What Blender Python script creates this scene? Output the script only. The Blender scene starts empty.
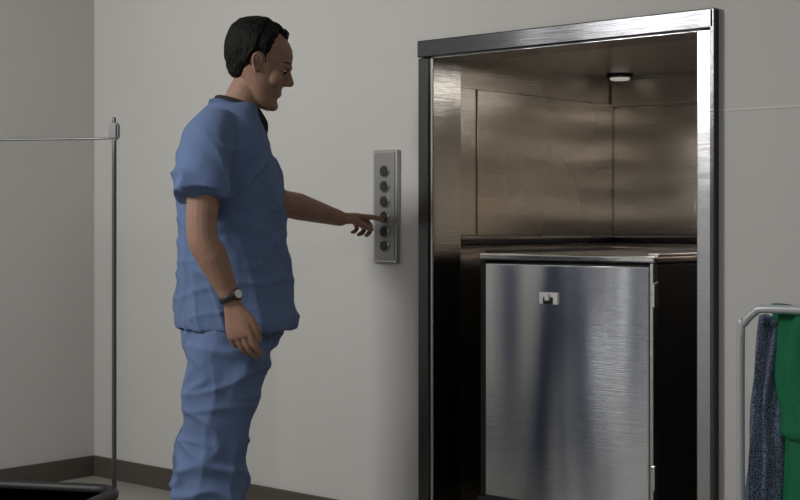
import bpy, bmesh, math, random
from mathutils import Vector, Matrix, noise, Euler
random.seed(3)
S=bpy.context.scene
S.view_settings.view_transform='Standard'
V=Vector
# ------------------------------------------------ materials
def nt(name):
    m=bpy.data.materials.new(name); m.use_nodes=True
    n=m.node_tree; return m,n,n.nodes['Principled BSDF']
def simple(name,col,rough=.5,metal=0,noise_amt=.06,nscale=8,bump=0,bscale=60,spec=.5,sub=0,vscale=(1,1,1),sheen=0):
    m,n,b=nt(name)
    tc=n.nodes.new('ShaderNodeTexCoord'); mp=n.nodes.new('ShaderNodeMapping'); mp.inputs['Scale'].default_value=vscale
    n.links.new(tc.outputs['Object'],mp.inputs[0])
    tx=n.nodes.new('ShaderNodeTexNoise'); tx.inputs['Scale'].default_value=nscale; tx.inputs['Detail'].default_value=4
    n.links.new(mp.outputs[0],tx.inputs['Vector'])
    r=n.nodes.new('ShaderNodeMix'); r.data_type='RGBA'
    n.links.new(tx.outputs['Fac'],r.inputs[0])
    r.inputs[6].default_value=[c*(1-noise_amt) for c in col[:3]]+[1]
    r.inputs[7].default_value=[min(1,c*(1+noise_amt)) for c in col[:3]]+[1]
    n.links.new(r.outputs[2],b.inputs['Base Color'])
    b.inputs['Roughness'].default_value=rough; b.inputs['Metallic'].default_value=metal
    b.inputs['Specular IOR Level'].default_value=spec
    if sheen: b.inputs['Sheen Weight'].default_value=sheen
    if sub:
        b.inputs['Subsurface Weight'].default_value=sub; b.inputs['Subsurface Radius'].default_value=(.02,.008,.004); b.inputs['Subsurface Scale'].default_value=.5
    if bump:
        t2=n.nodes.new('ShaderNodeTexNoise'); t2.inputs['Scale'].default_value=bscale; t2.inputs['Detail'].default_value=3
        n.links.new(mp.outputs[0],t2.inputs['Vector'])
        bp=n.nodes.new('ShaderNodeBump'); bp.inputs['Strength'].default_value=bump; bp.inputs['Distance'].default_value=.01
        n.links.new(t2.outputs['Fac'],bp.inputs['Height']); n.links.new(bp.outputs[0],b.inputs['Normal'])
    return m
def steel(name,col=(.5,.49,.47),rough=.26,fine=(6,6,400),fs=.12,wave=.35,wscale=(2.5,2.5,.7),metal=1.0):
    m,n,b=nt(name)
    tc=n.nodes.new('ShaderNodeTexCoord')
    def N(sc,s,d):
        mp=n.nodes.new('ShaderNodeMapping'); mp.inputs['Scale'].default_value=sc
        n.links.new(tc.outputs['Object'],mp.inputs[0])
        t=n.nodes.new('ShaderNodeTexNoise'); t.inputs['Scale'].default_value=s; t.inputs['Detail'].default_value=d
        n.links.new(mp.outputs[0],t.inputs['Vector']); return t
    f=N(fine,1,3); w=N(wscale,1,1); r=N((1.5,1.5,1.2),1.3,2)
    b1=n.nodes.new('ShaderNodeBump'); b1.inputs['Strength'].default_value=wave; b1.inputs['Distance'].default_value=.05
    n.links.new(w.outputs['Fac'],b1.inputs['Height'])
    b2=n.nodes.new('ShaderNodeBump'); b2.inputs['Strength'].default_value=fs; b2.inputs['Distance'].default_value=.004
    n.links.new(f.outputs['Fac'],b2.inputs['Height']); n.links.new(b1.outputs[0],b2.inputs['Normal'])
    n.links.new(b2.outputs[0],b.inputs['Normal'])
    mr=n.nodes.new('ShaderNodeMapRange'); mr.inputs['To Min'].default_value=rough*.75; mr.inputs['To Max'].default_value=rough*1.3
    n.links.new(r.outputs['Fac'],mr.inputs['Value']); n.links.new(mr.outputs[0],b.inputs['Roughness'])
    b.inputs['Base Color'].default_value=(*col,1); b.inputs['Metallic'].default_value=metal
    return m
def emit(name,col,st):
    m,n,b=nt(name); b.inputs['Emission Color'].default_value=(*col,1); b.inputs['Emission Strength'].default_value=st
    b.inputs['Base Color'].default_value=(.8,.8,.8,1); return m
M_wall=simple('wall_paint',(.50,.495,.475),.75,0,.03,2,.05,180)
M_floor=simple('vinyl_floor',(.30,.285,.26),.35,0,.12,5)
M_base=simple('baseboard_vinyl',(.075,.062,.05),.5,0,.1)
M_ceil=simple('ceiling_tile',(.6,.6,.58),.9,0,.05,30)
M_steel=steel('brushed_steel',(.50,.49,.47),.2)
M_jamb=steel('jamb_steel',(.36,.355,.35),.22)
M_frame=steel('frame_steel',(.085,.085,.09),.2,wave=.25)
M_car=steel('car_steel',(.52,.475,.425),.27,fine=(6,6,400),fs=.2,wave=.42,wscale=(.7,.7,5.0),metal=1)
M_carceil=steel('car_ceiling_steel',(.62,.61,.59),.24,wave=.35,wscale=(2,2,2),metal=1)
M_cart=steel('cart_steel',(.63,.64,.66),.19,wave=.6,wscale=(3.5,3.5,.6))
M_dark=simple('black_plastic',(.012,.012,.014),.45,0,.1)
M_sideshade=simple('shaded_side_panel',(.02,.02,.022),.4,.3,.1)  # cart side's shade and dark reflection put into the base colour
M_plate=steel('panel_steel',(.45,.44,.43),.3,wave=.05)
M_btn=simple('button_black',(.02,.02,.022),.3,0,.1)
M_btnring=simple('button_ring',(.35,.35,.35),.3,1,.05)
M_scrub=simple('scrub_cotton',(.105,.155,.285),.9,0,.14,9,.4,300,.15,sheen=.05)
M_scrub2=simple('scrub_trim',(.07,.108,.21),.9,0,.10,9,.35,300,.15)
M_skin=simple('skin',(.26,.152,.108),.6,0,.18,30,.15,160,.3,sub=.08)
M_hair=simple('hair_black',(.004,.0035,.003),.7,0,.3,40,.5,110,.15,vscale=(1,1,.25))
M_tee=simple('undershirt_black',(.01,.01,.012),.9,0,.1)
M_white=simple('eye_white',(.5,.48,.45),.3,0,.02)
M_latch=simple('latch_plate_paint',(.75,.75,.74),.4,0,.02)
M_lips=simple('lips',(.13,.06,.05),.6,0,.05)
M_watchface=simple('watch_face',(.6,.6,.58),.2,.3,.05)
M_chrome=simple('grey_tube',(.33,.34,.36),.3,.6,.05)
M_tube=simple('painted_tube',(.42,.44,.46),.35,.2,.05)
M_post=simple('post_metal',(.14,.14,.145),.35,.8,.05)
M_green=simple('green_laundry_cloth',(.012,.13,.06),.85,0,.2,10,.3,200,.2)
M_shoe=simple('shoe_leather',(.5,.5,.5),.5,0,.05)
M_rub=simple('caster_rubber',(.03,.03,.03),.7)
def net():
    m,n,b=nt('blue_mesh_net')
    tc=n.nodes.new('ShaderNodeTexCoord'); v=n.nodes.new('ShaderNodeTexVoronoi'); v.inputs['Scale'].default_value=140; v.feature='DISTANCE_TO_EDGE'
    n.links.new(tc.outputs['Object'],v.inputs['Vector'])
    cr=n.nodes.new('ShaderNodeValToRGB'); cr.color_ramp.elements[0].position=.04; cr.color_ramp.elements[1].position=.18
    cr.color_ramp.elements[0].color=(.14,.18,.26,1); cr.color_ramp.elements[1].color=(.018,.030,.06,1)
    n.links.new(v.outputs['Distance'],cr.inputs[0]); n.links.new(cr.outputs[0],b.inputs['Base Color']); b.inputs['Roughness'].default_value=.8
    return m
M_net=net()
# ------------------------------------------------ helpers
def empty(name,loc=(0,0,0),rz=0):
    e=bpy.data.objects.new(name,None); S.collection.objects.link(e); e.location=loc; e.rotation_euler=(0,0,rz); e.empty_display_size=.1; return e
def mkobj(name,bm,mat,parent=None,smooth=True,mods=None):
    me=bpy.data.meshes.new(name); bmesh.ops.recalc_face_normals(bm,faces=bm.faces[:]); bm.to_mesh(me); bm.free()
    for p in me.polygons: p.use_smooth=smooth
    o=bpy.data.objects.new(name,me); S.collection.objects.link(o); me.materials.append(mat)
    if parent: o.parent=parent
    return o
def box(name,lo,hi,mat,parent=None,bev=0,seg=2):
    bm=bmesh.new(); bmesh.ops.create_cube(bm,size=1)
    for v in bm.verts:
        v.co=V([(lo[i]+hi[i])/2+v.co[i]*(hi[i]-lo[i]) for i in range(3)])
    if bev: bmesh.ops.bevel(bm,geom=bm.edges[:],offset=bev,segments=seg,affect='EDGES',profile=.5)
    return mkobj(name,bm,mat,parent,smooth=False)
def rings2mesh(bm,rings):
    prev=None; first=None
    for r in rings:
        vs=[bm.verts.new(p) for p in r]
        if prev:
            k=len(vs)
            for i in range(k): bm.faces.new((prev[i],prev[(i+1)%k],vs[(i+1)%k],vs[i]))
        else: first=vs
        prev=vs
    bm.faces.new(first[::-1]); bm.faces.new(prev)
def sring(c,u,v,ru,rv,n=28,e=2.0):
    out=[]
    for i in range(n):
        a=2*math.pi*i/n; ca,sa=math.cos(a),math.sin(a)
        out.append(c+u*(ru*math.copysign(abs(ca)**(2/e),ca))+v*(rv*math.copysign(abs(sa)**(2/e),sa)))
    return out
def catmull(pts,sub):
    P=[V(p) for p in pts]; out=[]
    for i in range(len(P)-1):
        p0=P[max(0,i-1)];p1=P[i];p2=P[i+1];p3=P[min(len(P)-1,i+2)]
        for k in range(sub):
            t=k/sub
            out.append(.5*((2*p1)+(p2-p0)*t+(2*p0-5*p1+4*p2-p3)*t*t+(3*p1-p0-3*p2+p3)*t**3))
    out.append(P[-1]); return out
def tube(bm,pts,radii,n=16,sub=4,cap=True,ratio=1.0,upv=None):
    path=catmull(pts,sub); rr=[]
    for i in range(len(radii)-1):
        for k in range(sub):
            t=k/sub; rr.append(radii[i]*(1-t)+radii[i+1]*t)
    rr.append(radii[-1])
    if cap:
        d0=(path[0]-path[1]).normalized(); d1=(path[-1]-path[-2]).normalized()
        a=[];ra=[];b=[];rb=[]
        for f in (.95,.75,.45):
            a.append(path[0]+d0*rr[0]*f); ra.append(rr[0]*math.sqrt(1-f*f))
        for f in (.45,.75,.95):
            b.append(path[-1]+d1*rr[-1]*f); rb.append(rr[-1]*math.sqrt(1-f*f))
        path=a+path+b; rr=ra+rr+rb
    up=V(upv) if upv else None
    rings=[];pu=None
    for i,p in enumerate(path):
        t=(path[min(i+1,len(path)-1)]-path[max(i-1,0)]).normalized()
        if up is not None: u=up-t*up.dot(t)
        elif pu is None:
            a=V((0,0,1)) if abs(t.z)<.8 else V((1,0,0)); u=a-t*a.dot(t)
        else: u=pu-t*pu.dot(t)
        u.normalize(); pu=u; w=t.cross(u)
        rings.append(sring(p,u,w,rr[i],rr[i]*ratio,n))
    rings2mesh(bm,rings)
def tubeobj(name,pts,r,mat,parent=None,n=14,sub=4):
    bm=bmesh.new(); tube(bm,pts,[r]*len(pts) if not isinstance(r,(list,tuple)) else r,n,sub); return mkobj(name,bm,mat,parent)
def ellip(bm,c,r,rot=None,seg=20):
    m=Matrix.Translation(V(c))@(rot.to_matrix().to_4x4() if rot else Matrix())@Matrix.Diagonal((r[0],r[1],r[2],1))
    bmesh.ops.create_uvsphere(bm,u_segments=seg,v_segments=seg//2+2,radius=1,matrix=m)
def cyl(name,c,axis,r,h,mat,parent=None,n=32,bev=0):
    bm=bmesh.new(); q=V((0,0,1)).rotation_difference(V(axis)).to_matrix().to_4x4()
    bmesh.ops.create_cone(bm,cap_ends=True,segments=n,radius1=r,radius2=r,depth=h,matrix=Matrix.Translation(V(c))@q)
    if bev: bmesh.ops.bevel(bm,geom=[e for e in bm.edges if len(e.link_faces)==2 and e.calc_face_angle()>1],offset=bev,segments=2,affect='EDGES')
    o=mkobj(name,bm,mat,parent); 
    for p in o.data.polygons: p.use_smooth=len(p.vertices)==4
    return o
def fuse(name,bm,voxel,smooth,mat,parent,disp=None,post=0):
    o=mkobj(name+'_src',bm,mat)
    md=o.modifiers.new('r','REMESH'); md.mode='VOXEL'; md.voxel_size=voxel; md.adaptivity=0
    dg=bpy.context.evaluated_depsgraph_get(); dg.update()
    me=bpy.data.meshes.new_from_object(o.evaluated_get(dg))
    bpy.data.objects.remove(o)
    b=bmesh.new(); b.from_mesh(me)
    for _ in range(smooth): bmesh.ops.smooth_vert(b,verts=b.verts[:],factor=.5,use_axis_x=True,use_axis_y=True,use_axis_z=True)
    if disp:
        b.normal_update(); L=[(v,disp(v.co,v.normal)) for v in b.verts]
        for v,d in L: v.co=v.co+v.normal*d
    for _ in range(post): bmesh.ops.smooth_vert(b,verts=b.verts[:],factor=.5,use_axis_x=True,use_axis_y=True,use_axis_z=True)
    b.to_mesh(me); b.free(); me.name=name
    me.materials.clear(); me.materials.append(mat)
    for p in me.polygons: p.use_smooth=True
    r=bpy.data.objects.new(name,me); S.collection.objects.link(r)
    if parent: r.parent=parent
    return r
# ------------------------------------------------ room
XL=-1.93; XR=5.2; YB=-6.8; ZC=2.65
T=.12
bm=bmesh.new()
for lo,hi in (((XL-T,0,0),(.03,T,ZC)),((1.14,0,0),(XR+T,T,ZC)),((.03,0,1.74),(1.14,T,ZC))):
    bmesh.ops.create_cube(bm,size=1,matrix=Matrix.Translation([(lo[i]+hi[i])/2 for i in range(3)])@Matrix.Diagonal([hi[i]-lo[i] for i in range(3)]+[1]))
mkobj('wall_front',bm,M_wall,smooth=False)
box('wall_left',(XL-T,YB,0),(XL,0,ZC),M_wall)
box('wall_right',(XR,YB,0),(XR+T,0,ZC),M_wall)
box('wall_back',(XL-T,YB-T,0),(XR+T,YB,ZC),M_wall)
box('floor',(XL-T,YB-T,-.1),(XR+T,1.3,0),M_floor)
box('ceiling',(XL-T,YB-T,ZC),(XR+T,T,ZC+.1),M_ceil)
box('baseboard_front',(XL,-.012,0),(-.002,0,.09),M_base,bev=.003)
box('baseboard_front_right',(1.172,-.012,0),(XR,0,.09),M_base,bev=.003)
box('baseboard_left',(XL,-3.2,0),(XL+.012,-.012,.09),M_base,bev=.003)
box('trim_wall_line',(1.172,-.003,1.463),(XR,0,1.467),simple('trim_line',(.58,.57,.54),.5))
M_darkpanel=simple('dark_panel',(.04,.037,.035),.5)
box('added_dark_panel_1',(XL+.001,-4.15,0.02),(XL+.02,-3.3,2.05),M_darkpanel,bev=.004)  # added out of view to give the cart door a dark reflected band
box('added_dark_panel_2',(.4,YB+.001,0.1),(1.6,YB+.02,2.05),M_darkpanel,bev=.004)  # second added dark panel, unseen, only there for the steel to reflect
box('added_glow_panel_1',(XL+.001,-5.1,0.05),(XL+.02,-4.2,2.1),emit('added_panel_glow',(.93,.96,1),1.3),bev=.004)  # added glowing panel out of view, reflects as a bright band in the cart
# ------------------------------------------------ elevator
ev=empty('service_elevator')
box('jamb_left',(0,-.025,0),(.050,.14,1.71),M_frame,ev,.004)
box('jamb_left_inner',(.046,-.018,0),(.064,.14,1.71),M_steel,ev,.003)
box('jamb_right',(1.109,-.025,0),(1.160,.14,1.71),M_jamb,ev,.004)
box('jamb_right_edge',(1.156,-.03,0),(1.172,.0,1.772),M_frame,ev,.003)
box('header',(0,-.03,1.712),(1.169,.14,1.772),M_frame,ev,.004)
box('header_lip',(.05,-.012,1.706),(1.12,.14,1.716),M_jamb,ev,.002)
box('sill',(.064,-.02,0),(1.109,.16,.012),M_steel,ev,.002)
box('car_wall_left',(.005,.14,.0),(.035,1.2,1.75),M_car,ev)
box('car_wall_right',(1.14,.14,.0),(1.17,1.2,1.75),M_car,ev)
box('car_wall_back',(.005,1.178,0),(1.17,1.21,1.75),M_car,ev)
box('car_ceiling',(.005,.14,1.728),(1.17,1.21,1.76),M_carceil,ev)
box('car_floor',(.035,.16,.0),(1.14,1.178,.014),M_floor,ev)
box('car_panel_left',(.035,.262,1.08),(.043,1.165,1.62),M_car,ev,.003)
box('car_panel_left_front',(.035,.145,1.08),(.043,.252,1.62),M_car,ev,.003)
box('car_panel_back',(.045,1.168,1.08),(1.13,1.178,1.60),M_car,ev,.003)
box('car_panel_back_top',(.045,1.168,1.608),(1.13,1.178,1.72),M_car,ev,.003)
box('car_panel_lower_left',(.035,.145,.02),(.043,1.165,1.04),M_car,ev,.003)
box('bumper_rail_left',(.036,.145,1.045),(.06,1.15,1.072),M_frame,ev,.004)
box('bumper_rail_back',(.04,1.15,1.045),(1.135,1.178,1.072),M_frame,ev,.004)
cyl('car_light_rim',(.14,1.07,1.722),(0,0,1),.055,.012,M_frame,ev,bev=.003)
cyl('car_light_lens',(.14,1.07,1.713),(0,0,1),.04,.012,emit('car_lens',(1,.95,.85),.3),ev,bev=.004)
# ------------------------------------------------ button panel
bp=empty('elevator_button_panel')
box('plate',(-.222,-.018,.982),(-.105,0,1.392),M_plate,bp,.004)
box('plate_face',(-.212,-.021,.992),(-.115,-.016,1.382),simple('panel_face',(.27,.27,.27),.35,.7),bp,.002)
for i,z in enumerate((1.315,1.260,1.205,1.150,1.095,1.045)):
    cyl('button_ring_%d'%(i+1),(-.163,-.022,z),(0,-1,0),.023,.008,M_btnring,bp,bev=.002)
    cyl('button_%d'%(i+1),(-.163,-.025,z),(0,-1,0),.019,.010,M_btn,bp,bev=.003)
for z in (1.005,1.37):
    cyl('screw_%d'%int(z*100),(-.163,-.021,z),(0,-1,0),.004,.004,M_btnring,bp,n=12)
# ------------------------------------------------ stainless cart
ct=empty('stainless_food_cart')
cx0,cx1,cy0,cy1,cz0,cz1=.222,.904,.06,.90,.17,1.0
box('body',(cx0,cy0+.02,cz0),(cx1,cy1,cz1),M_sideshade,ct,.01)
box('door_panel',(cx0+.012,cy0,cz0+.01),(cx1-.012,cy0+.022,cz1-.012),M_cart,ct,.005)
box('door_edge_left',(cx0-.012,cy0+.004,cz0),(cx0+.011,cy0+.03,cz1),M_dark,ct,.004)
box('door_edge_right',(cx1-.011,cy0+.002,cz0),(cx1+.003,cy0+.03,cz1),M_steel,ct,.003)
box('top_slab',(cx0-.012,cy0-.006,cz1),(cx1+.012,cy1+.01,cz1+.022),M_steel,ct,.006)
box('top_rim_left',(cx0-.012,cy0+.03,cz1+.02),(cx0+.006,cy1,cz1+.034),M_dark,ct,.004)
box('top_rim_back',(cx0-.01,cy1-.02,cz1+.02),(cx1+.01,cy1,cz1+.034),M_steel,ct,.004)
box('top_rim_right',(cx1-.03,cy0+.02,cz1+.02),(cx1+.012,cy1,cz1+.03),M_steel,ct,.004)
box('bottom_bumper',(cx0-.02,cy0-.015,cz0-.03),(cx1+.02,cy1+.015,cz0+.012),M_dark,ct,.012)
box('latch_plate',(.47,cy0-.008,.855),(.545,cy0+.002,.895),M_latch,ct,.003)
box('latch_recess',(.487,cy0-.0095,.856),(.528,cy0-.004,.880),M_dark,ct,.002)
box('latch_handle',(.50,cy0-.02,.868),(.516,cy0-.006,.893),M_latch,ct,.003)
for i,z in enumerate((.32,.90)):
    box('hinge_%d'%(i+1),(cx1-.004,cy0-.004,z-.04),(cx1+.012,cy0+.02,z+.04),M_steel,ct,.003)
for i,(x,y) in enumerate(((cx0+.08,cy0+.1),(cx1-.08,cy0+.1),(cx0+.08,cy1-.1),(cx1-.08,cy1-.1))):
    cyl('caster_%d'%(i+1),(x,y,.062+.012),(1,0,0),.06,.035,M_rub,ct,bev=.006)
    box('caster_fork_%d'%(i+1),(x-.024,y-.02,.07),(x+.024,y+.02,.142),M_frame,ct,.003)
# ------------------------------------------------ wheeled frame at left
A=V((-.843,-.71,0)); d=V((-.88,-.477,0)).normalized(); nf=V((.477,-.88,0)).normalized()
rk=empty('rolling_equipment_stand')
B=A+d*.75
for k,p in enumerate((A,B)):
    tubeobj('post_%d'%(k+1),[p+V((0,0,.17)),p+V((0,0,.8)),p+V((0,0,1.46))],.0085,M_post,rk)
    q=p+V((0,0,1.455)); 
    bm=bmesh.new(); bmesh.ops.create_cube(bm,size=1,matrix=Matrix.Translation(q)@Matrix.Rotation(math.atan2(d.y,d.x),4,'Z')@Matrix.Diagonal((.036,.03,.06,1)))
    bmesh.ops.bevel(bm,geom=bm.edges[:],offset=.006,segments=2,affect='EDGES'); mkobj('clamp_%d'%(k+1),bm,M_post,rk,False)
    tubeobj('post_tip_%d'%(k+1),[p+V((0,0,1.46)),p+V((0,0,1.50))],.007,M_post,rk)
tubeobj('top_rail',[A+V((0,0,1.43)),(A+B)/2+V((0,0,1.43)),B+V((0,0,1.43))],.004,M_post,rk)
c0=A-d*.02-nf*.02
W,D,r=.80,.42,.09
def loop(z):
    o=[]
    for cxx,cyy,a0 in ((W-r,r,-90),(W-r,D-r,0),(r,D-r,90),(r,r,180)):
        for k in range(7):
            a=math.radians(a0+k*15); o.append((cxx+r*math.cos(a),cyy+r*math.sin(a)))
    return o
L=loop(0); path=[c0+d*x+nf*y+V((0,0,.165)) for x,y in L]
bm=bmesh.new(); rings=[]
for i,p in enumerate(path):
    t=(path[(i+1)%len(path)]-path[i-1]).normalized(); u=V((0,0,1)); w=t.cross(u)
    rings.append(sring(p,u,w,.024,.02,12))
vr=[[bm.verts.new(q) for q in rg] for rg in rings]
for i in range(len(vr)):
    a,b=vr[i],vr[(i+1)%len(vr)]
    for k in range(12): bm.faces.new((a[k],a[(k+1)%12],b[(k+1)%12],b[k]))
mkobj('base_bumper',bm,M_dark,rk)
bm=bmesh.new(); top=[bm.verts.new(p+V((0,0,-.004))) for p in path]; f=bm.faces.new(top); bmesh.ops.solidify(bm,geom=[f],thickness=.01); mkobj('base_shelf',bm,M_chrome,rk,False)
for i,(x,y) in enumerate(((.09,.09),(W-.09,.09),(W-.09,D-.09),(.09,D-.09))):
    p=c0+d*x+nf*y
    cyl('caster_%d'%(i+1),p+V((0,0,.05)),tuple(nf),.05,.028,M_rub,rk,bev=.005)
    cyl('caster_stem_%d'%(i+1),p+V((0,0,.12)),(0,0,1),.012,.08,M_chrome,rk)
# ------------------------------------------------ laundry hamper right
lh=empty('laundry_hamper_cart')
def hoop(name,y,x0=1.464,x1=2.10,zt=.905,r=.011):
    R=.08; P=[V((x0,y,.11)),V((x0,y,.4)),V((x0,y,zt-R))]
    for k in (1,2,3): 
        a=math.radians(180-k*30); P.append(V((x0+R+R*math.cos(a),y,zt-R+R*math.sin(a))))
    P.append(V(((x0+x1)/2,y,zt)))
    for k in (0,1,2,3):
        a=math.radians(90-k*30); P.append(V((x1-R+R*math.cos(a),y,zt-R+R*math.sin(a))))
    P+= [V((x1,y,.4)),V((x1,y,.11))]
    return tubeobj(name,P,r,M_tube,lh,14,4)
hoop('front_hoop',-.42); hoop('back_hoop',-.10)
for i,x in enumerate((1.464,2.10)):
    tubeobj('side_bar_%d'%(i+1),[(x,-.42,.16),(x,-.26,.16),(x,-.10,.16)],.011,M_tube,lh)
    for j,y in enumerate((-.42,-.10)):
        cyl('caster_%d%d'%(i,j),(x,y,.045),(1,0,0),.045,.025,M_rub,lh,bev=.005)
        cyl('caster_stem_%d%d'%(i,j),(x,y,.1),(0,0,1),.014,.04,M_tube,lh)
box('lower_tray',(1.464,-.42,.15),(2.10,-.10,.165),M_tube,lh,.004)
def bag(name,cx,cy,rx,ry,zb,zt,mat,ple,amp,taper,lean=0,seed=0):
    bm=bmesh.new(); rings=[]; N=96; K=30
    for k in range(K+1):
        f=k/K; z=zb+(zt-zb)*f
        sc=(1-taper*f)*(1 if f>.08 else .75+.25*math.sqrt(f/.08))
        rg=[]
        for i in range(N):
            a=2*math.pi*i/N
            q=amp*math.sin(ple*a+3*noise.noise(V((f*2.2,seed,a*.4))))*(.3+.7*f)+amp*1.2*noise.noise(V((math.cos(a)*2,math.sin(a)*2,f*4+seed)))
            rg.append(V((cx+lean*f+(rx*sc+q)*math.cos(a),cy+(ry*sc+q)*math.sin(a),z+.012*math.sin(3*a+seed)*f)))
        rings.append(rg)
    rings2mesh(bm,rings); return mkobj(name,bm,mat,lh)
bag('green_bag',1.805,-.30,.285,.115,.19,.875,M_green,15,.012,-.02,0,2)
bag('green_bag_fold',1.800,-.30,.295,.128,.55,.900,M_green,19,.010,-.01,0,5)
bag('blue_net_bag',1.475,-.30,.062,.10,.19,.875,M_net,9,.010,.30,.045,8)
# ------------------------------------------------ MAN
man=empty('man',(-.094,-.80,0),math.radians(53))
ZU=V((0,0,1));XU=V((1,0,0));YU=V((0,1,0))
H=.260; HC=V((.078,0,1.630))
HR=Matrix.Rotation(math.radians(-11),4,'Z')@Matrix.Rotation(math.radians(19),4,'Y')
def hp(x,y,z):
    return HC+(HR@V((x*H,y*H,(z-.5)*H)))
prof=[(0.0,.27,.10,.10),(.025,.315,.02,.16),(.07,.345,-.06,.205),(.12,.345,-.10,.235),(.165,.328,-.14,.255),(.20,.338,-.17,.268),(.235,.345,-.2,.278),(.27,.345,-.24,.288),(.31,.342,-.29,.297),(.38,.345,-.34,.308),(.46,.338,-.39,.318),(.52,.332,-.415,.324),(.58,.352,-.43,.328),(.64,.356,-.438,.33),(.72,.345,-.44,.328),(.80,.305,-.425,.308),(.87,.245,-.385,.27),(.93,.155,-.31,.21),(.97,.06,-.22,.145),(.995,-.02,-.13,.06)]
def headrings(scale=1.0):
    rg=[]
    for z,xf,xb,w in prof:
        c=(xf+xb)/2; r=(xf-xb)/2; ring=[]
        for i in range(40):
            a=2*math.pi*i/40; ca,sa=math.cos(a),math.sin(a)
            e=2.25 if z>.3 else 2.1
            x=math.copysign(abs(ca)**(2/e),ca)*r; y=math.copysign(abs(sa)**(2/e),sa)*w
            fx=max(0,(c+x)/.37); y*=1-.14*fx*fx
            ring.append(hp(c+x,y,z))
        rg.append(ring)
    return rg
bm=bmesh.new()
rings2mesh(bm,headrings())
tube(bm,[hp(.32,0,.57),hp(.362,0,.49),hp(.408,0,.41)],[.009,.0105,.0140],12,3)
ellip(bm,hp(.365,.042,.385),(.013,.009,.010)); ellip(bm,hp(.365,-.042,.385),(.013,.009,.010))
tube(bm,[hp(.27,.20,.575),hp(.33,.10,.59),hp(.338,0,.575),hp(.33,-.10,.59),hp(.27,-.20,.575)],[.008,.011,.010,.011,.008],10,3)
for s in (1,-1):
    ellip(bm,hp(.225,.180*s,.40),(.028,.024,.030))
    ellip(bm,hp(.265,.135*s,.515),(.0165,.018,.0125))
    tube(bm,[hp(.03,.322*s,.425),hp(.0,.340*s,.41),hp(-.045,.365*s,.46),hp(-.072,.385*s,.54),hp(-.04,.385*s,.595),hp(.015,.362*s,.585),hp(.03,.335*s,.53)],[.0065,.0075,.0055,.005,.005,.005,.0045],8,4)
    ellip(bm,hp(-.015,.325*s,.51),(.016,.006,.024))
ellip(bm,hp(.305,0,.075),(.017,.024,.017))
tube(bm,[hp(.27,.085,.240),hp(.330,.038,.250),hp(.340,0,.248),hp(.330,-.038,.250),hp(.27,-.085,.240)],[.003,.005,.0055,.005,.003],8,3)
tube(bm,[hp(.27,.08,.232),hp(.326,.038,.220),hp(.335,0,.218),hp(.326,-.038,.220),hp(.27,-.08,.232)],[.003,.005,.006,.005,.003],8,3)
tube(bm,[(-.015,0,1.38),(-.008,0,1.44),(.018,0,1.51),(.048,0,1.57),(.075,0,1.60)],[.07,.062,.058,.056,.055],24,4)
rings2mesh(bm,[sring(V((cx,0,z)),XU,YU,rx,ry) for z,cx,rx,ry in ((.78,-.02,.12,.15),(.9,-.01,.12,.15),(1.1,-.01,.11,.14),(1.3,-.03,.10,.15),(1.38,-.035,.07,.15),(1.42,-.03,.045,.10))])
for s,fx in ((-1,0),(1,.03)):
    tube(bm,[(-.02,.09*s,.82),(-.05+fx,.10*s,.5),(-.085+fx,.105*s,.30),(-.095+fx,.11*s,.08)],[.09,.065,.055,.04],16,4)
SR=V((-.085,-.175,1.375)); ER=V((-.125,-.275,1.095)); WR=V((-.035,-.275,.895))
tube(bm,[(-.04,-.08,1.37),SR,V((-.112,-.242,1.25)),ER,ER.lerp(WR,.35)+V((0,-.004,0)),ER.lerp(WR,.8),WR],[.04,.048,.052,.045,.047,.033,.028],18,5)
SL=V((-.01,.18,1.38)); EL=V((.165,.315,1.205)); WL=V((.41,.465,1.143))
tube(bm,[(-.02,.08,1.37),SL,SL.lerp(EL,.5)+V((-.01,.0,-.012)),EL,EL.lerp(WL,.35),EL.lerp(WL,.8),WL],[.045,.05,.052,.046,.047,.033,.027],18,5)
def hand(bm,W,d,s,n,curls,lens=(.078,.086,.080,.063),thumb=None,scale=1.0):
    d=d.normalized(); s=(s-d*s.dot(d)).normalized(); n=(n-d*n.dot(d)-s*n.dot(s)).normalized()
    k=scale
    rg=[]
    for f,hwid,th,off in ((-.015,.026,.022,0),(.0,.027,.021,0),(.02,.033,.0195,.002),(.045,.040,.0185,.003),(.07,.043,.0165,.001),(.09,.041,.013,0),(.098,.036,.009,0)):
        rg.append(sring(W+d*f*k+s*off*k,s,n,hwid*k,th*k,20,2.4))
    rings2mesh(bm,rg)
    tips=[]
    for i,(o,kn) in enumerate(((.0325,.086),(.011,.092),(-.0108,.088),(-.032,.079))):
        p=W+d*(kn-.02)*k+s*o*.9*k; q=W+d*kn*k+s*o*k
        pts=[p,q]; dirn=d+s*o*1.6; dirn.normalize(); a=0; Lf=lens[i]*k
        for seg,c in zip((.46,.30,.24),curls[i]):
            a+=math.radians(c); dd=dirn*math.cos(a)+n*math.sin(a); q=q+dd*Lf*seg; pts.append(q.copy())
        r0=.0098 if i<3 else .0086
        tube(bm,pts,[r0*k,r0*1.05*k,r0*.98*k,r0*.9*k,r0*.76*k],12,3); tips.append(q)
    t=thumb or ((.5,.75,.35),(.75,.45,.45),(.9,.15,.5))
    p=W+d*.018*k+s*.018*k; pts=[p]
    for (a,b,c),l in zip(t,(.042,.034,.027)):
        v=(d*a+s*b+n*c).normalized(); p=p+v*l*k; pts.append(p.copy())
    tube(bm,pts,[.016*k,.0135*k,.0115*k,.0088*k],12,3)
    return tips
dr=V((.22,-.05,-.97))
hand(bm,WR+dr*.01,dr,V((.80,-.58,.22)),V((.5,.8,0)),((12,20,14),(15,26,18),(19,28,20),(22,30,22)),scale=1.06,thumb=((.8,.5,.15),(.95,.2,.2),(.97,-.05,.3)))
dl=V((.875,.47,.0))
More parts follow.
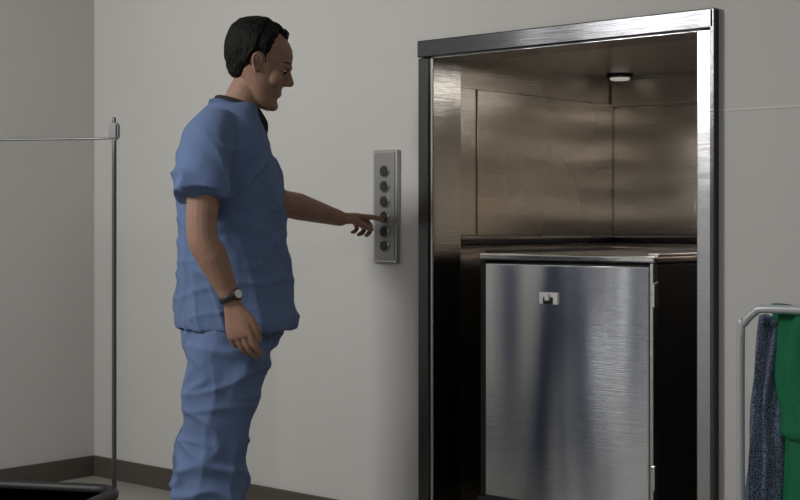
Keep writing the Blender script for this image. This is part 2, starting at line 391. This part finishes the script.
tips=hand(bm,WL,dl,V((.47,-.86,.20)),V((-.02,.1,-1)),((4,8,8),(42,62,40),(52,68,42),(58,68,42)),scale=1.0,thumb=((.75,.45,.55),(.9,.1,.45),(.95,-.1,.35)))
body=fuse('body_skin',bm,.003,2,M_skin,man)
bm=bmesh.new(); tube(bm,[hp(.30,.065,.235),hp(.333,.034,.235),hp(.342,0,.234),hp(.333,-.034,.235),hp(.30,-.065,.235)],[.0012,.0016,.0018,.0016,.0012],8,3); mkobj('mouth_line',bm,M_lips,man)
for s,nm in ((1,'left'),(-1,'right')):
    bm=bmesh.new(); tube(bm,[hp(.350,.06*s,.605),hp(.340,.12*s,.618),hp(.275,.205*s,.605)],[.003,.004,.0025],8,4); mkobj('eyebrow_'+nm,bm,M_hair,man)
    bm=bmesh.new(); ellip(bm,hp(.285,.135*s,.504),(.0150,.0145,.0050)); mkobj('eye_'+nm,bm,M_white,man)
    bm=bmesh.new(); ellip(bm,hp(.320,.135*s,.500),(.0068,.0068,.0050)); mkobj('iris_'+nm,bm,M_hair,man)
    bm=bmesh.new(); tube(bm,[hp(.322,.075*s,.510),hp(.340,.13*s,.516),hp(.285,.195*s,.505)],[.0018,.0028,.0018],8,4); mkobj('lash_'+nm,bm,M_hair,man)
inv=HR.inverted()
def hmask(p):
    q=inv@(p-HC); x=q.x/H; y=abs(q.y)/H; z=q.z/H+.5
    if z>.80: lim=.23-.09*min(1,y/.22)
    elif z>.62: lim=.07+(z-.62)/.18*.07
    elif z>.45: lim=.085
    else: lim=-.10-(.45-z)*.35
    m=(lim-x)/.12
    if z<.45 and x>-.1: m=min(m,-.1)
    m=min(m,(z-.24)/.10)
    if y>.10 and z>.68: m=min(m,(.11-x)/.10)
    e=((x+.015)/.085)**2+((z-.51)/.125)**2
    if y>.22 : m=min(m,(e-1)*1.2)
    return m
bm=bmesh.new(); rings2mesh(bm,headrings())
o=mkobj('h',bm,M_hair); md=o.modifiers.new('r','REMESH'); md.mode='VOXEL'; md.voxel_size=.003
dg=bpy.context.evaluated_depsgraph_get(); dg.update(); me=bpy.data.meshes.new_from_object(o.evaluated_get(dg)); bpy.data.objects.remove(o)
b=bmesh.new(); b.from_mesh(me)
for _ in range(5): bmesh.ops.smooth_vert(b,verts=b.verts[:],factor=.5,use_axis_x=True,use_axis_y=True,use_axis_z=True)
b.normal_update(); mv={}
for v in b.verts: mv[v]=hmask(v.co)+.25*noise.noise(v.co*55)
for v in b.verts:
    m=mv[v]; q=inv@(v.co-HC); z=q.z/H+.5
    th=.009+.008*max(0,min(1,(z-.3)/.5))
    if q.x<-.02: th+=.004
    n1=noise.noise(V((q.x*60,q.y*60,q.z*22))); n2=noise.noise(V((q.x*160,q.y*160,q.z*50)))
    off=-.003+(th+.004*n1+.0025*n2)*max(0,min(1,m*1.6))+.003*max(0,min(1,m*4))
    v.co=v.co+v.normal*off
bmesh.ops.delete(b,geom=[f for f in b.faces if all(mv[v]<-.05 for v in f.verts)],context='FACES')
b.to_mesh(me); b.free(); me.materials.clear(); me.materials.append(M_hair)
for p in me.polygons: p.use_smooth=True
ho=bpy.data.objects.new('hair',me); S.collection.objects.link(ho); ho.parent=man
# scrub top
bm=bmesh.new()
def dense(rows,k=3):
    P=catmull([V((r[1],r[2],r[3])) for r in rows],k); Z=catmull([V((r[0],0,0)) for r in rows],k)
    return [(z.x,p.x,p.y,p.z) for z,p in zip(Z,P)]
tr=[(.800,.000,.186,.218),(.86,-.003,.182,.208),(.95,-.006,.177,.198),(1.04,-.010,.172,.193),(1.12,-.014,.170,.195),(1.20,-.018,.168,.203),(1.27,-.024,.162,.210),(1.33,-.032,.152,.213),(1.39,-.038,.138,.208),(1.43,-.038,.122,.190),(1.46,-.030,.104,.152),(1.485,-.018,.088,.114),(1.505,-.006,.077,.084)]
rings2mesh(bm,[sring(V((cx,0,z)),XU,YU,rx,ry,40,2.25) for z,cx,rx,ry in dense(tr)])
tube(bm,[(-.045,-.07,1.41),(-.080,-.165,1.400),(-.113,-.225,1.30),(-.127,-.262,1.205)],[.06,.076,.083,.089],28,6,cap=False)
tube(bm,[(-.02,.07,1.41),(-.01,.17,1.40),(.06,.235,1.30),(.105,.27,1.25)],[.06,.074,.083,.09],28,6,cap=False)
def ridge(x): return max(0,1-abs(x)*3.2)
def wr(p,n):
    a=noise.noise(V((p.x*7+2,p.y*7,p.z*3.2))) ; b=noise.noise(V((p.x*14,p.y*14+5,p.z*5+p.x*6)))
    c=ridge(noise.noise(V((p.x*7+p.z*6,p.y*7,p.z*3-p.x*3+7))))
    d=ridge(noise.noise(V((p.x*5-p.z*8,p.y*5+3,p.z*7+p.x*3))))
    e=ridge(noise.noise(V((p.x*11+p.z*3,p.y*11+9,p.z*2.5))))
    f=min(1,max(.2,(1.47-p.z)/.15)) if p.z>1.32 else 1
    g=max(0,1-abs(p.z-1.28)/.12)
    return f*(.009*a+.006*b+.009*c**2+.012*d**2*(.5+g)+.007*e**2*(1 if p.z<1.15 else .3))-.004*f
top=fuse('scrub_top',bm,.005,3,M_scrub,man,wr,2)
def ringpath(name,pts,r,mat,ratio=.5):
    bm=bmesh.new(); P=[V(p) for p in pts]; n=len(P); path=[]
    for i in range(n):
        p0,p1,p2,p3=P[i-1],P[i],P[(i+1)%n],P[(i+2)%n]
        for k in range(5):
            t=k/5; path.append(.5*((2*p1)+(p2-p0)*t+(2*p0-5*p1+4*p2-p3)*t*t+(3*p1-p0-3*p2+p3)*t**3))
    vr=[];m=len(path)
    for i,p in enumerate(path):
        t=(path[(i+1)%m]-path[i-1]).normalized(); u=(ZU-t*t.z).normalized(); w=t.cross(u)
        vr.append([bm.verts.new(q) for q in sring(p,u,w,r,r*ratio,10)])
    for i in range(m):
        a,b=vr[i],vr[(i+1)%m]
        for k in range(10): bm.faces.new((a[k],a[(k+1)%10],b[(k+1)%10],b[k]))
    return mkobj(name,bm,mat,man)
ringpath('collar_band',[(-.082,0,1.508),(-.06,.060,1.506),(0,.088,1.486),(.052,.062,1.460),(.097,0,1.395),(.052,-.062,1.460),(0,-.088,1.486),(-.06,-.060,1.506)],.011,M_scrub2)
ringpath('undershirt_collar',[(-.064,0,1.520),(-.045,.052,1.517),(.01,.070,1.500),(.062,.045,1.475),(.082,0,1.460),(.062,-.045,1.475),(.01,-.070,1.500),(-.045,-.052,1.517)],.011,M_tee)
bm=bmesh.new(); tube(bm,[(.055,0,1.47),(.078,0,1.44),(.088,0,1.41)],[.03,.025,.012],14,4); mkobj('undershirt_front',bm,M_tee,man)
# scrub pants
bm=bmesh.new()
rings2mesh(bm,[sring(V((cx,0,z)),XU,YU,rx,ry,36,2.3) for z,cx,rx,ry in ((.95,-.01,.14,.17),(.88,-.01,.16,.180),(.80,-.015,.162,.190),(.74,-.02,.153,.185),(.70,-.03,.12,.17))])
for s,fx in ((-1,-.008),(1,.012)):
    tube(bm,[(-.02,.085*s,.82),(-.025+fx,.098*s,.72),(-.048+fx,.105*s,.60),(-.066+fx,.108*s,.48),(-.080+fx,.11*s,.36),(-.086+fx,.112*s,.22),(-.088+fx,.115*s,.055)],[.125,.13,.112,.104,.108,.108,.106],28,5,cap=False)
def wp(p,n):
    a=noise.noise(V((p.x*8,p.y*8+1,p.z*4))); 
    c=ridge(noise.noise(V((p.x*4+p.z*5,p.y*5,p.z*8-p.x*4))))
    d=ridge(noise.noise(V((p.x*4-p.z*6+3,p.y*5,p.z*9))))
    e=ridge(noise.noise(V((p.x*9,p.y*9+4,p.z*3+p.x*3))))
    k=1+.9*max(0,min(1,(.5-p.z)/.2))
    return .008*a+k*(.009*c**2+.008*d**2)+.008*e**2-.006
fuse('scrub_pants',bm,.005,3,M_scrub,man,wp,2)
# watch
wdir=(WR-ER).normalized(); wc=ER.lerp(WR,.93)
bm=bmesh.new(); u=(YU-wdir*YU.dot(wdir)).normalized(); w=wdir.cross(u); vr=[]
for i in range(32):
    a=2*math.pi*i/32; c=wc+u*math.cos(a)*.032+w*math.sin(a)*.032; rd=(c-wc).normalized()
    vr.append([bm.verts.new(q) for q in sring(c,wdir,rd,.010,.0035,8,3)])
for i in range(32):
    a,b=vr[i],vr[(i+1)%32]
    for k in range(8): bm.faces.new((a[k],a[(k+1)%8],b[(k+1)%8],b[k]))
mkobj('watch_band',bm,M_dark,man)
fc=(-u*.8+w*(.6 if w.x>0 else -.6)).normalized()
cyl('watch_case',wc+fc*.035,tuple(fc),.017,.010,M_dark,man,bev=.002)
cyl('watch_dial',wc+fc*.040,tuple(fc),.013,.003,M_watchface,man)
for s,fx,nm in ((-1,0,'right'),(1,.03,'left')):
    bm=bmesh.new(); c=V((-.085+fx,.112*s,0))
    rings2mesh(bm,[sring(c+V((x,0,.035+hh)),YU,ZU,wd,.034+hh,20,2.5) for x,wd,hh in ((-.085,.02,.004),(-.075,.034,.012),(-.03,.04,.02),(.03,.042,.018),(.09,.048,.006),(.14,.046,0),(.17,.034,-.006),(.185,.015,-.014))])
    sh=mkobj('shoe_'+nm,bm,M_shoe,man)
# ------------------------------------------------ lights
def area(name,loc,size,power,col=(1,.985,.96),target=None,sy=None):
    l=bpy.data.lights.new(name,'AREA'); l.energy=power; l.size=size; l.color=col
    if sy: l.shape='RECTANGLE'; l.size_y=sy
    o=bpy.data.objects.new(name,l); S.collection.objects.link(o); o.location=loc
    if target: o.rotation_euler=(V(target)-V(loc)).to_track_quat('-Z','Y').to_euler()
    return o
area('ceiling_light_1',(-.8,-3.1,2.5),.7,74,target=(-.3,0,1.0))
area('ceiling_light_2',(2.6,-2.6,2.62),1.2,21)
area('ceiling_light_3',(1.8,-5.2,2.62),1.2,22)
area('car_light',(.6,.62,1.70),.5,2.6,(1,.94,.86))
w=bpy.data.worlds.new('w'); S.world=w; w.use_nodes=True; w.node_tree.nodes['Background'].inputs[0].default_value=(.6,.6,.62,1); w.node_tree.nodes['Background'].inputs[1].default_value=.2
# ------------------------------------------------ camera
cd=bpy.data.cameras.new('camera'); co=bpy.data.objects.new('camera',cd); S.collection.objects.link(co)
co.location=(3.236,-3.785,1.131); co.rotation_euler=(math.radians(90),0,math.radians(41.45)); cd.sensor_width=36; cd.lens=63; cd.shift_y=-.035
S.camera=co
